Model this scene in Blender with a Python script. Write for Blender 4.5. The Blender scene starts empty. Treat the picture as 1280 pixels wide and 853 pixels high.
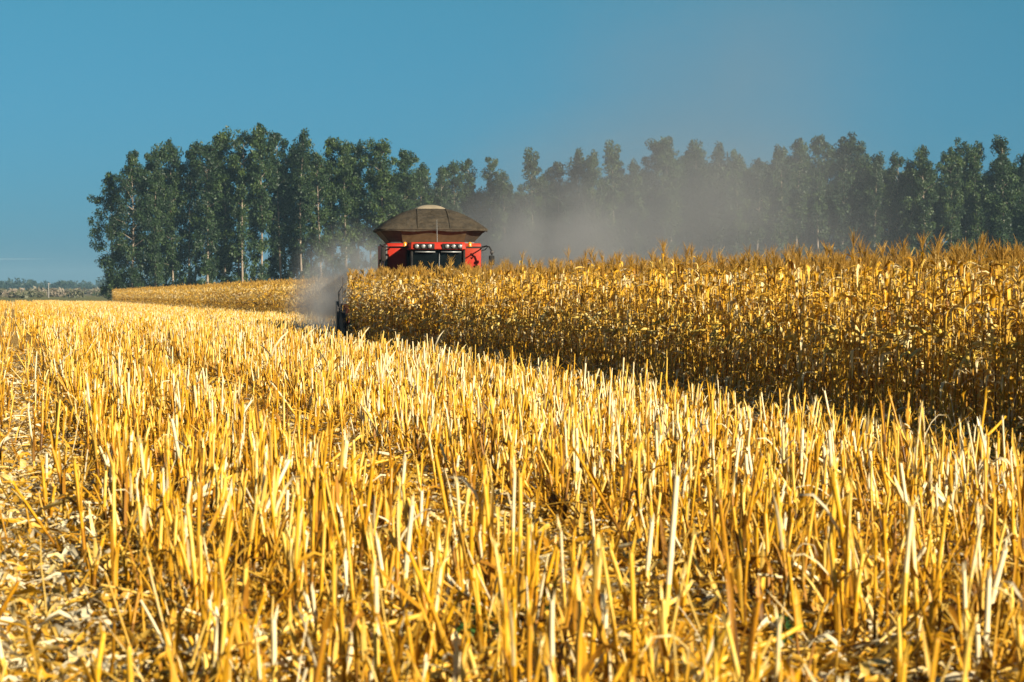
import bpy, math, random
import numpy as np
from mathutils import Vector, Matrix

R = math.radians
rnd = random.Random(7)
rng = np.random.default_rng(11)
scene = bpy.context.scene
COL = scene.collection

# ------------------------------------------------------------------ camera, sky, sun, exposure
CAM_H = 1.7
FPX, HOR = 3022.0, 360.0                       # focal length and horizon row in photo pixels (1280 wide)
cam_d = bpy.data.cameras.new('camera')
cam = bpy.data.objects.new('camera', cam_d)
COL.objects.link(cam)
cam.location = (0, 0, CAM_H)
cam.rotation_euler = (R(90) - math.atan((426.5 - HOR) / FPX), 0, 0)
cam_d.lens = 85.0
cam_d.sensor_width = 36.0
cam_d.clip_start = 0.5
cam_d.clip_end = 30000
cam_d.dof.use_dof = True
cam_d.dof.focus_distance = 50.0
cam_d.dof.aperture_fstop = 5.6
scene.camera = cam

SUN_AZ, SUN_EL = 134.5, 24.5                   # clockwise from the view direction; behind the camera, to the right
world = bpy.data.worlds.new('World')
scene.world = world
world.use_nodes = True
wn, wl = world.node_tree.nodes, world.node_tree.links
sky = wn.new('ShaderNodeTexSky')
sky.sky_type = 'NISHITA'
sky.sun_disc = False
sky.sun_elevation = R(SUN_EL)
sky.sun_rotation = R(SUN_AZ)
sky.altitude = 0
sky.air_density = 1.0
sky.dust_density = 0.3
sky.ozone_density = 3.0
mixw = wn.new('ShaderNodeMix'); mixw.data_type = 'RGBA'; mixw.blend_type = 'MULTIPLY'
mixw.inputs['Factor'].default_value = 1.0
wl.new(sky.outputs[0], mixw.inputs['A'])
# a touch of colour grading for the sky light: teal blue, even from the horizon up
wtc = wn.new('ShaderNodeTexCoord')
wsp = wn.new('ShaderNodeSeparateXYZ'); wl.new(wtc.outputs['Generated'], wsp.inputs[0])
wrp = wn.new('ShaderNodeValToRGB')
wrp.color_ramp.elements[0].position = 0.0; wrp.color_ramp.elements[0].color = (.106, .315, .63, 1)
wrp.color_ramp.elements[1].position = 0.14; wrp.color_ramp.elements[1].color = (.170, .475, .530, 1)
wl.new(wsp.outputs['Z'], wrp.inputs['Fac'])
wl.new(wrp.outputs['Color'], mixw.inputs['B'])
wl.new(mixw.outputs['Result'], wn['Background'].inputs['Color'])
wn['Background'].inputs['Strength'].default_value = 0.05

sun_d = bpy.data.lights.new('sun', 'SUN')
sun_d.energy = 5.0
sun_d.angle = R(0.53)
sun_d.color = (1.0, 0.89, 0.70)
sun = bpy.data.objects.new('sun', sun_d)
COL.objects.link(sun)
sdir = Vector((math.sin(R(SUN_AZ)) * math.cos(R(SUN_EL)), math.cos(R(SUN_AZ)) * math.cos(R(SUN_EL)), math.sin(R(SUN_EL))))
sun.rotation_euler = sdir.to_track_quat('Z', 'Y').to_euler()
sun.location = sdir * 100

vs = scene.view_settings
vs.view_transform = 'Standard'
vs.look = 'None'
vs.exposure = 1.3
vs.gamma = 1.0
vs.use_curve_mapping = False
cy = scene.cycles
cy.use_denoising = True
cy.max_bounces = 6
cy.diffuse_bounces = 2
cy.glossy_bounces = 2
cy.transmission_bounces = 4
cy.transparent_max_bounces = 12
cy.volume_bounces = 0
cy.volume_step_rate = 1.0

# ------------------------------------------------------------------ helpers
TH = R(11.7)                                   # the crop rows run this far left of the view direction
RX, RY = -math.sin(TH), math.cos(TH)           # along the rows, away from the camera
NX, NY = math.cos(TH), math.sin(TH)            # across the rows, to the right


def us(u, s):
    return u * NX + s * RX, u * NY + s * RY


def smooth(a, b, x):
    t = np.clip((x - a) / (b - a), 0, 1)
    return t * t * (3 - 2 * t)


def gz(x, y):
    """height of the ground"""
    x = np.asarray(x, float); y = np.asarray(y, float)
    d = np.clip(y, 0, 460)
    z = -0.003 * np.clip(d - 80, 0, None)
    z = z + 0.03 * np.sin(x * 0.31 + 1.3) * np.sin(y * 0.17) * smooth(6, 20, y)
    return z


def px_ground(px, py, up=0.0):
    """ground point seen at a photo pixel (near field, flat)"""
    d = (CAM_H - up) * FPX / (py - HOR)
    return (px - 640) / FPX * d, d


def tag(o, label=None, cat=None, group=None, kind=None):
    if label: o['label'] = label
    if cat: o['category'] = cat
    if group: o['group'] = group
    if kind: o['kind'] = kind
    return o


def empty(name, loc=(0, 0, 0), rz=0.0):
    o = bpy.data.objects.new(name, None)
    o.empty_display_size = 0.3
    COL.objects.link(o)
    o.location = loc
    o.rotation_euler = (0, 0, rz)
    return o


def mesh_np(name, V, F, mats, tint=None, midx=None, smooth_=True):
    me = bpy.data.meshes.new(name)
    V = np.asarray(V, np.float32); F = np.asarray(F, np.int32)
    n = len(F)
    me.vertices.add(len(V)); me.vertices.foreach_set('co', V.ravel())
    me.loops.add(n * 4); me.loops.foreach_set('vertex_index', F.ravel())
    me.polygons.add(n)
    me.polygons.foreach_set('loop_start', np.arange(n, dtype=np.int32) * 4)
    me.polygons.foreach_set('loop_total', np.full(n, 4, np.int32))
    if smooth_:
        me.polygons.foreach_set('use_smooth', np.ones(n, bool))
    for m in mats: me.materials.append(m)
    if midx is not None:
        me.polygons.foreach_set('material_index', np.asarray(midx, np.int32))
    if tint is not None:
        a = me.attributes.new('tint', 'FLOAT', 'FACE')
        a.data.foreach_set('value', np.asarray(tint, np.float32))
    me.update(calc_edges=True)
    return me


def link(name, me, parent=None, loc=None):
    o = bpy.data.objects.new(name, me)
    COL.objects.link(o)
    if parent is not None: o.parent = parent
    if loc is not None: o.location = loc
    return o


class Q:
    """collects quads"""
    def __init__(self):
        self.v, self.f, self.t, self.m = [], [], [], []

    def strip(self, pts, side, widths, tint, fold=0.0, mat=0):
        """a ribbon along pts; side = unit vector per point across it; fold > 0 gives a mid crease"""
        b = len(self.v)
        nrm = None
        k = 3 if fold else 2
        for i, (p, sd, w) in enumerate(zip(pts, side, widths)):
            p = Vector(p)
            if fold:
                q = pts[min(i + 1, len(pts) - 1)]; q0 = pts[max(i - 1, 0)]
                tn = (Vector(q) - Vector(q0))
                nn = tn.cross(sd)
                if nn.length > 1e-9: nrm = nn.normalized()
                self.v += [p + sd * w * .5 + nrm * (w * fold), p, p - sd * w * .5 + nrm * (w * fold)]
            else:
                self.v += [p + sd * w * .5, p - sd * w * .5]
        for i in range(len(pts) - 1):
            for j in range(k - 1):
                a = b + i * k + j
                self.f.append((a, a + 1, a + k + 1, a + k)); self.t.append(tint); self.m.append(mat)

    def tube(self, pts, radii, sides, tint, cap=True, mat=0, squash=1.0):
        b = len(self.v)
        for i, (p, r) in enumerate(zip(pts, radii)):
            p = Vector(p)
            tn = (Vector(pts[min(i + 1, len(pts) - 1)]) - Vector(pts[max(i - 1, 0)])).normalized()
            ref = Vector((1, 0, 0)) if abs(tn.x) < .8 else Vector((0, 1, 0))
            e1 = tn.cross(ref).normalized(); e2 = tn.cross(e1)
            for j in range(sides):
                a = 2 * math.pi * j / sides
                self.v.append(p + e1 * (math.cos(a) * r) + e2 * (math.sin(a) * r * squash))
        for i in range(len(pts) - 1):
            for j in range(sides):
                j2 = (j + 1) % sides
                self.f.append((b + i * sides + j, b + i * sides + j2, b + (i + 1) * sides + j2, b + (i + 1) * sides + j))
                self.t.append(tint if not callable(tint) else tint(i)); self.m.append(mat)
        if cap and sides >= 4:
            for base in (b, b + (len(pts) - 1) * sides):
                for j in range(1, sides - 2, 2):
                    self.f.append((base, base + j, base + j + 1, base + j + 2)); self.t.append(tint if not callable(tint) else tint(0)); self.m.append(mat)

    def box(self, x0, x1, y0, y1, z0, z1, tint=0.5, mat=0, top=None):
        """top = (sx, sy, dx, dy): scale and shift of the upper face"""
        b = len(self.v)
        cx, cy_ = (x0 + x1) / 2, (y0 + y1) / 2
        for z, k in ((z0, 0), (z1, 1)):
            for x, y in ((x0, y0), (x1, y0), (x1, y1), (x0, y1)):
                if k and top:
                    x = cx + (x - cx) * top[0] + top[2]; y = cy_ + (y - cy_) * top[1] + top[3]
                self.v.append(Vector((x, y, z)))
        for q in ((3, 2, 1, 0), (4, 5, 6, 7), (0, 1, 5, 4), (1, 2, 6, 5), (2, 3, 7, 6), (3, 0, 4, 7)):
            self.f.append(tuple(b + i for i in q)); self.t.append(tint); self.m.append(mat)

    def quad(self, a, b_, c, d, tint=.5, mat=0):
        b = len(self.v)
        self.v += [Vector(a), Vector(b_), Vector(c), Vector(d)]
        self.f.append((b, b + 1, b + 2, b + 3)); self.t.append(tint); self.m.append(mat)

    def arrays(self):
        return np.array([tuple(v) for v in self.v], np.float32).reshape(-1, 3), np.array(self.f, np.int32).reshape(-1, 4), np.array(self.t, np.float32), np.array(self.m, np.int32)

    def mesh(self, name, mats, smooth_=True):
        V, F, T, M = self.arrays()
        return mesh_np(name, V, F, mats if isinstance(mats, (list, tuple)) else [mats], T, M, smooth_)


def bevel(o, w, seg=2):
    m = o.modifiers.new('bevel', 'BEVEL'); m.width = w; m.segments = seg; m.limit_method = 'ANGLE'; m.angle_limit = R(40)
    return o


def scatter(protos, pos, rz, sc, lean, pick, dt):
    """merge transformed copies of array prototypes into one big array mesh"""
    Vs, Fs, Ts, Ms = [], [], [], []
    off = 0
    for k, (V, F, T, M) in enumerate(protos):
        ids = np.nonzero(pick == k)[0]
        if len(ids) == 0: continue
        n = len(ids)
        c, s = np.cos(rz[ids])[:, None], np.sin(rz[ids])[:, None]
        S = sc[ids]
        X, Y, Z = V[None, :, 0] * S[:, 0:1], V[None, :, 1] * S[:, 0:1], V[None, :, 2] * S[:, 1:2]
        x = X * c - Y * s; y = X * s + Y * c
        lx, ly = lean[ids, 0:1], lean[ids, 1:2]
        sh = np.sqrt(1 / (1 + lx * lx + ly * ly))
        zz = Z * sh - (x * lx + y * ly) * .7
        x = x + Z * lx * sh; y = y + Z * ly * sh
        W = np.stack([x + pos[ids, 0:1], y + pos[ids, 1:2], zz + pos[ids, 2:3]], -1).reshape(-1, 3)
        Fk = (F[None] + (np.arange(n) * len(V))[:, None, None]).reshape(-1, 4) + off
        off += n * len(V)
        Vs.append(W); Fs.append(Fk)
        Ts.append((T[None] + dt[ids][:, None]).ravel()); Ms.append(np.tile(M, n))
    return np.concatenate(Vs), np.concatenate(Fs), np.concatenate(Ts), np.concatenate(Ms)


# ------------------------------------------------------------------ materials
def new_mat(name):
    m = bpy.data.materials.new(name); m.use_nodes = True
    nt = m.node_tree
    return m, nt, nt.nodes, nt.links, nt.nodes['Principled BSDF']


def plain(name, col, rough=.6, metal=0.0, var=.12, scale=6.0, bump=0.0, spec=.4, coat=0.0, dirt=None, dirt_amt=.5):
    col = tuple(c * .72 for c in col)
    dirt = dirt and tuple(c * .72 for c in dirt)
    m, nt, n, l, b = new_mat(name)
    tc = n.new('ShaderNodeTexCoord')
    ns = n.new('ShaderNodeTexNoise'); ns.inputs['Scale'].default_value = scale; ns.inputs['Detail'].default_value = 5
    l.new(tc.outputs['Object'], ns.inputs['Vector'])
    rp = n.new('ShaderNodeValToRGB')
    rp.color_ramp.elements[0].position = .3; rp.color_ramp.elements[1].position = .7
    rp.color_ramp.elements[0].color = tuple(c * (1 - var) for c in col) + (1,)
    rp.color_ramp.elements[1].color = tuple(min(1, c * (1 + var)) for c in col) + (1,)
    l.new(ns.outputs['Fac'], rp.inputs['Fac'])
    out = rp.outputs['Color']
    if dirt:
        n2 = n.new('ShaderNodeTexNoise'); n2.inputs['Scale'].default_value = scale * .4; n2.inputs['Detail'].default_value = 8; n2.inputs['Roughness'].default_value = .7
        l.new(tc.outputs['Object'], n2.inputs['Vector'])
        mr = n.new('ShaderNodeMapRange'); mr.inputs[1].default_value = .4; mr.inputs[2].default_value = .7; mr.inputs[4].default_value = dirt_amt
        l.new(n2.outputs['Fac'], mr.inputs[0])
        mx = n.new('ShaderNodeMix'); mx.data_type = 'RGBA'
        l.new(mr.outputs[0], mx.inputs['Factor']); l.new(out, mx.inputs['A']); mx.inputs['B'].default_value = tuple(dirt) + (1,)
        out = mx.outputs['Result']
    l.new(out, b.inputs['Base Color'])
    b.inputs['Roughness'].default_value = rough; b.inputs['Metallic'].default_value = metal
    b.inputs['Specular IOR Level'].default_value = spec
    b.inputs['Coat Weight'].default_value = coat
    if bump:
        bp = n.new('ShaderNodeBump'); bp.inputs['Strength'].default_value = bump; bp.inputs['Distance'].default_value = .03
        l.new(ns.outputs['Fac'], bp.inputs['Height']); l.new(bp.outputs[0], b.inputs['Normal'])
    return m


def straw(name, stops, transl=.25, rough=.55, scale=(60, 60, 14), amp=.35, spec=.3):
    """dry plant matter: the face attribute 'tint' plus streaky noise runs through a ramp"""
    m, nt, n, l, b = new_mat(name)
    at = n.new('ShaderNodeAttribute'); at.attribute_name = 'tint'
    oi = n.new('ShaderNodeObjectInfo')
    ge = n.new('ShaderNodeNewGeometry')
    mp = n.new('ShaderNodeMapping'); mp.inputs['Scale'].default_value = scale
    l.new(ge.outputs['Position'], mp.inputs['Vector'])
    ns = n.new('ShaderNodeTexNoise'); ns.inputs['Scale'].default_value = 1.0; ns.inputs['Detail'].default_value = 3
    l.new(mp.outputs[0], ns.inputs['Vector'])
    a1 = n.new('ShaderNodeMath'); a1.operation = 'MULTIPLY_ADD'; a1.inputs[1].default_value = amp; a1.inputs[2].default_value = -amp * .5
    l.new(ns.outputs['Fac'], a1.inputs[0])
    a2 = n.new('ShaderNodeMath'); a2.operation = 'ADD'
    l.new(a1.outputs[0], a2.inputs[0]); l.new(at.outputs['Fac'], a2.inputs[1])
    a3 = n.new('ShaderNodeMath'); a3.operation = 'MULTIPLY_ADD'; a3.inputs[1].default_value = .22; a3.inputs[2].default_value = -.11
    l.new(oi.outputs['Random'], a3.inputs[0])
    a4 = n.new('ShaderNodeMath'); a4.operation = 'ADD'
    l.new(a2.outputs[0], a4.inputs[0]); l.new(a3.outputs[0], a4.inputs[1])
    rp = n.new('ShaderNodeValToRGB')
    cr = rp.color_ramp
    while len(cr.elements) < len(stops): cr.elements.new(.5)
    for e, (p, c) in zip(cr.elements, stops):
        e.position = p; e.color = tuple(c) + (1,)
    l.new(a4.outputs[0], rp.inputs['Fac'])
    l.new(rp.outputs['Color'], b.inputs['Base Color'])
    b.inputs['Roughness'].default_value = rough
    b.inputs['Specular IOR Level'].default_value = spec
    if transl:
        tr = n.new('ShaderNodeBsdfTranslucent'); l.new(rp.outputs['Color'], tr.inputs['Color'])
        mx = n.new('ShaderNodeMixShader'); mx.inputs[0].default_value = transl
        l.new(b.outputs[0], mx.inputs[1]); l.new(tr.outputs[0], mx.inputs[2])
        l.new(mx.outputs[0], n['Material Output'].inputs['Surface'])
    return m


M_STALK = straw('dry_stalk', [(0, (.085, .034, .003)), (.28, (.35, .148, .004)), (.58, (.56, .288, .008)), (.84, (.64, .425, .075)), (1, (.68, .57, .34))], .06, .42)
M_LEAF = straw('dry_leaf', [(0, (.06, .026, .003)), (.28, (.31, .130, .004)), (.58, (.54, .273, .008)), (.84, (.63, .425, .095)), (1, (.68, .58, .37))], .25, .6)
M_CORNLEAF = straw('maize_leaf', [(0, (.045, .018, .003)), (.28, (.25, .100, .005)), (.58, (.62, .320, .012)), (.84, (.72, .47, .08)), (1, (.74, .60, .33))], .27, .5)
M_CORNSTALK = straw('maize_stalk', [(0, (.06, .026, .005)), (.4, (.28, .130, .008)), (.8, (.54, .35, .04)), (1, (.58, .46, .17))], .05, .5)
M_TASSEL = straw('maize_tassel', [(0, (.17, .085, .012)), (.5, (.38, .215, .03)), (1, (.52, .34, .09))], .25, .7)
M_HUSK = straw('maize_husk', [(0, (.34, .19, .015)), (.5, (.54, .38, .06)), (1, (.63, .52, .24))], .12, .5)
M_WEED = straw('weed_leaf', [(0, (.02, .05, .012)), (.5, (.045, .11, .02)), (1, (.10, .19, .04))], .3, .5)


def leaf_mat(name, c0, c1, c2, transl=.22):
    m, nt, n, l, b = new_mat(name)
    c0, c1, c2 = (tuple(v * .75 for v in c) for c in (c0, c1, c2))
    at = n.new('ShaderNodeAttribute'); at.attribute_name = 'tint'
    oi = n.new('ShaderNodeObjectInfo')
    a3 = n.new('ShaderNodeMath'); a3.operation = 'MULTIPLY_ADD'; a3.inputs[1].default_value = .4; a3.inputs[2].default_value = -.2
    l.new(oi.outputs['Random'], a3.inputs[0])
    ad = n.new('ShaderNodeMath'); ad.operation = 'ADD'
    l.new(at.outputs['Fac'], ad.inputs[0]); l.new(a3.outputs[0], ad.inputs[1])
    rp = n.new('ShaderNodeValToRGB'); cr = rp.color_ramp; cr.elements.new(.5)
    for e, (p, c) in zip(cr.elements, ((0, c0), (.5, c1), (1, c2))):
        e.position = p; e.color = tuple(c) + (1,)
    l.new(ad.outputs[0], rp.inputs['Fac']); l.new(rp.outputs['Color'], b.inputs['Base Color'])
    b.inputs['Roughness'].default_value = .5; b.inputs['Specular IOR Level'].default_value = .25
    tr = n.new('ShaderNodeBsdfTranslucent'); l.new(rp.outputs['Color'], tr.inputs['Color'])
    mx = n.new('ShaderNodeMixShader'); mx.inputs[0].default_value = transl
    l.new(b.outputs[0], mx.inputs[1]); l.new(tr.outputs[0], mx.inputs[2])
    l.new(mx.outputs[0], n['Material Output'].inputs['Surface'])
    return m


M_EUCA = leaf_mat('eucalyptus_leaf', (.016, .034, .016), (.034, .066, .024), (.080, .125, .030))
M_SCRUB = leaf_mat('scrub_leaf', (.06, .085, .04), (.15, .145, .085), (.30, .24, .18))
M_FARTREE = leaf_mat('far_leaf', (.02, .04, .025), (.03, .055, .03), (.05, .075, .04))
M_BARK = plain('eucalyptus_bark', (.27, .215, .16), .8, var=.5, scale=.8)

# ground
m, nt, n, l, b = new_mat('field_ground')
ge = n.new('ShaderNodeNewGeometry')
sep = n.new('ShaderNodeSeparateXYZ'); l.new(ge.outputs['Position'], sep.inputs[0])


def noise(scale, detail=6, rough=.6):
    ns = n.new('ShaderNodeTexNoise'); ns.inputs['Scale'].default_value = scale; ns.inputs['Detail'].default_value = detail; ns.inputs['Roughness'].default_value = rough
    l.new(ge.outputs['Position'], ns.inputs['Vector']); return ns


def ramp(fac, stops):
    rp = n.new('ShaderNodeValToRGB'); cr = rp.color_ramp
    while len(cr.elements) < len(stops): cr.elements.new(.5)
    for e, (p, c) in zip(cr.elements, stops): e.position = p; e.color = tuple(c) + (1,)
    l.new(fac, rp.inputs['Fac']); return rp.outputs['Color']


def mix(fac, a, b_):
    mx = n.new('ShaderNodeMix'); mx.data_type = 'RGBA'
    l.new(fac, mx.inputs['Factor']); l.new(a, mx.inputs['A']); l.new(b_, mx.inputs['B']); return mx.outputs['Result']


def mrange(v, a, b_):
    mr = n.new('ShaderNodeMapRange'); mr.inputs[1].default_value = a; mr.inputs[2].default_value = b_; l.new(v, mr.inputs[0]); return mr.outputs[0]


n1 = noise(28, 8, .7); n2 = noise(1.7, 5); n3 = noise(.02, 6); n4 = noise(6, 6)
litter = ramp(n1.outputs['Fac'], [(.30, (.05, .026, .010)), (.45, (.20, .10, .016)), (.58, (.40, .25, .07)), (.72, (.54, .42, .23))])
soil = ramp(n4.outputs['Fac'], [(.3, (.045, .028, .015)), (.7, (.12, .075, .04))])
field = mix(mrange(n2.outputs['Fac'], .62, .72), litter, soil)
green = ramp(n3.outputs['Fac'], [(.3, (.07, .09, .025)), (.5, (.13, .115, .045)), (.7, (.09, .10, .03))])
far = ramp(n3.outputs['Fac'], [(.35, (.06, .075, .035)), (.5, (.15, .12, .075)), (.65, (.09, .09, .05))])
c = mix(mrange(sep.outputs['Y'], 452, 458), field, green)
c = mix(mrange(sep.outputs['Y'], 760, 900), c, far)
l.new(c, b.inputs['Base Color']); b.inputs['Roughness'].default_value = .9; b.inputs['Specular IOR Level'].default_value = .1
bp = n.new('ShaderNodeBump'); bp.inputs['Strength'].default_value = .8; bp.inputs['Distance'].default_value = .03
l.new(n1.outputs['Fac'], bp.inputs['Height']); l.new(bp.outputs[0], b.inputs['Normal'])
M_GROUND = m

# ------------------------------------------------------------------ ground sheet
ys = np.concatenate([np.linspace(-60, 0, 5), np.linspace(4, 100, 65), np.linspace(105, 460, 72), np.geomspace(480, 6000, 24)])
xs = np.concatenate([-np.geomspace(3000, 45, 14), np.linspace(-40, 40, 81), np.geomspace(45, 3000, 14)])
XX, YY = np.meshgrid(xs, ys)
V = np.stack([XX, YY, gz(XX, YY)], -1).reshape(-1, 3)
ny, nx = XX.shape
ii = (np.arange(ny - 1)[:, None] * nx + np.arange(nx - 1)[None]).ravel()
F = np.stack([ii, ii + 1, ii + nx + 1, ii + nx], -1)
tag(link('ground', mesh_np('ground', V, F, [M_GROUND])), kind='structure')

# ------------------------------------------------------------------ far scrub and far woods
def leafballs(centers, radii, per, size, r, flat=1.0):
    n_ = len(centers)
    P = r.normal(size=(n_, per, 3)); P /= np.linalg.norm(P, axis=-1, keepdims=True)
    P *= (r.random((n_, per, 1)) ** .45)
    P = P * radii[:, None, :] + centers[:, None, :]
    P = P.reshape(-1, 3)
    k = len(P)
    a = r.normal(size=(k, 3)); a[:, 2] *= flat; a /= np.linalg.norm(a, axis=1, keepdims=True)
    d = r.normal(size=(k, 3)); d -= (d * a).sum(1, keepdims=True) * a; d /= np.linalg.norm(d, axis=1, keepdims=True)
    L = size * (.6 + .8 * r.random((k, 1))); W = L * (.3 + .25 * r.random((k, 1)))
    V = np.stack([P - a * L * .5, P + d * W * .5, P + a * L * .5, P - d * W * .5], 1).reshape(-1, 3)
    F = np.arange(k * 4).reshape(-1, 4)
    return V, F, k


nb = 900
cx = rng.uniform(-420, -60, nb); cyy = rng.uniform(640, 1500, nb); cx = cx * cyy / 1000 - 20
hh = rng.uniform(.9, 3.2, nb)
C = np.stack([cx, cyy, -1.15 + hh * .45], -1); RR = np.stack([hh * rng.uniform(.8, 2.2, nb), hh, hh * .55], -1)
V, F, k = leafballs(C, RR, 60, 1.5, rng)
T = np.repeat(np.clip(rng.normal(.5, .28, nb), 0, 1), 60) + rng.normal(0, .08, k)
tag(link('scrub', mesh_np('scrub', V, F, [M_SCRUB], T, None, False)), 'brownish scrub beyond the stubble field, below the far blue woods', 'scrub', kind='stuff')

nb = 520
cyy = rng.uniform(1900, 3600, nb); cx = rng.uniform(-.27, .27, nb) * cyy
hh = rng.uniform(4, 12, nb)
C = np.stack([cx, cyy, -1 + hh * .55], -1); RR = np.stack([hh * rng.uniform(.5, 1.6, nb), hh * .6, hh * .5], -1)
V, F, k = leafballs(C, RR, 110, 3.5, rng)
T = np.repeat(np.clip(rng.normal(.5, .25, nb), 0, 1), 110)
tag(link('distant_woods', mesh_np('distant_woods', V, F, [M_FARTREE], T, None, False)), 'low blue line of distant woods along the horizon', 'woods', kind='stuff')

# a pale post standing in the scrub
q = Q(); q.tube([(0, 0, 0), (0, 0, 4.2)], [.14, .10], 8, .5); q.box(-.5, .5, -.06, .06, 3.9, 4.02)
o = link('utility_pole', q.mesh('utility_pole', plain('weathered_wood', (.30, .28, .25), .8)))
o.location = (-.1916 * 680, 680, float(gz(0, 680)))
tag(o, 'thin pale utility pole standing in the scrub beyond the stubble', 'pole')

# ------------------------------------------------------------------ eucalyptus trees
def make_tree(seed, H, cb, hw, n_limbs, per, low=0.0, belly=.72, size=.47):
    """cb: height fraction where the crown starts; belly: where in the crown it is widest; low: shoots below"""
    r = random.Random(seed)
    q = Q()
    ph = r.uniform(0, 6.3); amp = r.uniform(.2, .7)
    ax = lambda t: Vector((amp * math.sin(t * 3.1 + ph) - amp * math.sin(ph), amp * math.cos(t * 2.3 + ph) - amp * math.cos(ph), H * t))
    ts = [i / 14 for i in range(15)]
    q.tube([ax(t * .95) for t in ts], [.19 * (1 - t) ** .8 + .035 for t in ts], 7, .5)
    cl, rad = [], []
    ang = r.uniform(0, 6.3)
    for i in range(n_limbs):
        f = (i + r.random() * .95) / n_limbs
        t = cb + (1 - cb) * f * .93
        if f < belly: prof = .50 + .50 * (f / belly) ** 1.2
        else: prof = math.sqrt(max(.05, 1 - ((f - belly) / (1.04 - belly)) ** 2))
        L = hw * prof * r.choice([.45, .75, .9, 1.05, 1.2]) * r.uniform(.85, 1.15)
        ang += 2.4 + r.uniform(-.7, .7)
        up = r.uniform(.35, 1.2)
        base = ax(t)
        d = Vector((math.cos(ang), math.sin(ang), up)).normalized()
        tip = base + d * L + Vector((0, 0, -.10 * L))
        if tip.z > H: tip.z = H - r.random() * .8
        mid = base.lerp(tip, .5) + Vector((0, 0, .10 * L))
        q.tube([base, mid, tip], [.06 + .04 * (1 - f), .05, .02], 4, .5, cap=False)
        nsub = 2 if L > 2.2 else (1 if L > 1.0 else 0)
        for s_ in range(nsub + 1):
            p = base.lerp(tip, .5 + .5 * s_ / nsub if nsub else 1.0) + Vector((r.uniform(-.45, .45), r.uniform(-.45, .45), r.uniform(-.5, .5)))
            cl.append(p); rr = r.uniform(.55, 1.15) * (1 + .09 * hw)
            rad.append((rr, rr, rr * r.uniform(.8, 1.35)))
    for i in range(r.choice([3, 4, 5])):                       # uneven rounded top
        cl.append(ax(r.uniform(.93, 1.0)) + Vector((r.uniform(-.9, .9), r.uniform(-.9, .9), r.uniform(-.5, .3)))); w = r.uniform(.6, 1.0)
        rad.append((w, w, w * r.uniform(1.0, 1.5)))
    for i in range(int(low * 10)):                             # epicormic shoots low on the trunk
        p = ax(r.uniform(.05, cb + .1)) + Vector((r.uniform(-1, 1), r.uniform(-1, 1), 0)) * (.4 + hw * .38)
        cl.append(p); w = r.uniform(.5, 1.1); rad.append((w, w, w * r.uniform(1.0, 1.7)))
    C = np.array([tuple(p) for p in cl]); RR = np.array(rad)
    rr = np.random.default_rng(seed + 100)
    V, F, k = leafballs(C, RR, per, size, rr, 1.8)
    T = np.repeat(np.clip(rr.normal(.45, .22, len(C)), 0, 1), per) + rr.normal(0, .12, k)
    return q.mesh('trunk', M_BARK), mesh_np('crown', V, F, [M_EUCA], T, None, False), H


TREES = {
    'slim': [make_tree(20 + i, 30, .36 + .04 * (i % 3), 2.3 + .2 * (i % 4), 26, 130, low=1.6, belly=.6) for i in range(7)],
    'bushy': [make_tree(40 + i, 30, .20, 2.9 + .3 * (i % 3), 36, 130, low=1.8) for i in range(5)],
    'open': [make_tree(60 + i, 30, .28, 2.7, 24, 95, low=1.5, belly=.75) for i in range(5)],
    'broad': [make_tree(80 + i, 27, .07, 4.6, 44, 110, low=2.0, belly=.45) for i in range(2)],
    'spire': [make_tree(90 + i, 30, .30, 2.2, 26, 130, low=1.6, belly=.35) for i in range(4)],
}


def put_tree(kind, i, px, ytop, d, label, group, rz):
    tr, cr, H = TREES[kind][i % len(TREES[kind])]
    x = (px - 640) / FPX * d
    z = float(gz(x, d))
    h = CAM_H + (HOR - ytop) / FPX * d - z
    t = empty('eucalyptus_tree', (x, d, z), rz)
    s = h / (H + .5)
    w = s * rnd.uniform(.88, 1.15)
    t.scale = (w, w, s)
    link('trunk', tr, t); link('crown', cr, t)
    return tag(t, label, 'tree', group)


ORD = ['', 'first', 'second', 'third', 'fourth', 'fifth', 'sixth', 'seventh', 'eighth', 'ninth', 'tenth', 'eleventh', 'twelfth', 'thirteenth', 'fourteenth', 'fifteenth', 'sixteenth', 'seventeenth', 'eighteenth', 'nineteenth', 'twentieth']
grove = [(143, 217, 'broad'), (164, 190, 'broad'), (196, 176, 'bushy'), (217, 176, 'bushy'), (237, 178, 'open'), (259, 176, 'bushy'), (279, 163, 'bushy'), (304, 161, 'open'), (326, 156, 'slim'), (352, 163, 'open'), (379, 164, 'slim'), (402, 190, 'open'), (418, 168, 'spire'), (434, 176, 'slim'), (449, 174, 'slim'), (478, 173, 'bushy'), (505, 188, 'slim')]
over = [(530, 203, 'slim'), (548, 210, 'slim'), (566, 201, 'bushy'), (587, 200, 'spire'), (610, 197, 'spire')]
dusty = [(631, 214, 'spire'), (664, 185, 'spire'), (696, 203, 'slim'), (724, 188, 'slim'), (747, 190, 'slim'), (765, 176, 'spire'), (796, 200, 'slim'), (820, 172, 'bushy'), (841, 172, 'slim'), (864, 172, 'bushy'), (897, 182, 'slim'), (919, 188, 'spire'), (942, 201, 'slim')]
right = [(971, 180, 'slim'), (997, 174, 'slim'), (1024, 170, 'slim'), (1048, 170, 'slim'), (1067, 174, 'bushy'), (1092, 192, 'spire'), (1120, 190, 'slim'), (1135, 197, 'bushy'), (1156, 183, 'slim'), (1186, 186, 'bushy'), (1210, 176, 'slim'), (1226, 179, 'slim'), (1256, 171, 'spire'), (1280, 186, 'bushy')]
SHAPE = {'broad': 'broad low-branching', 'bushy': 'full-crowned', 'open': 'airy gap-crowned', 'slim': 'slim bare-trunked', 'spire': 'narrow spire-topped'}
gi = 0
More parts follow.
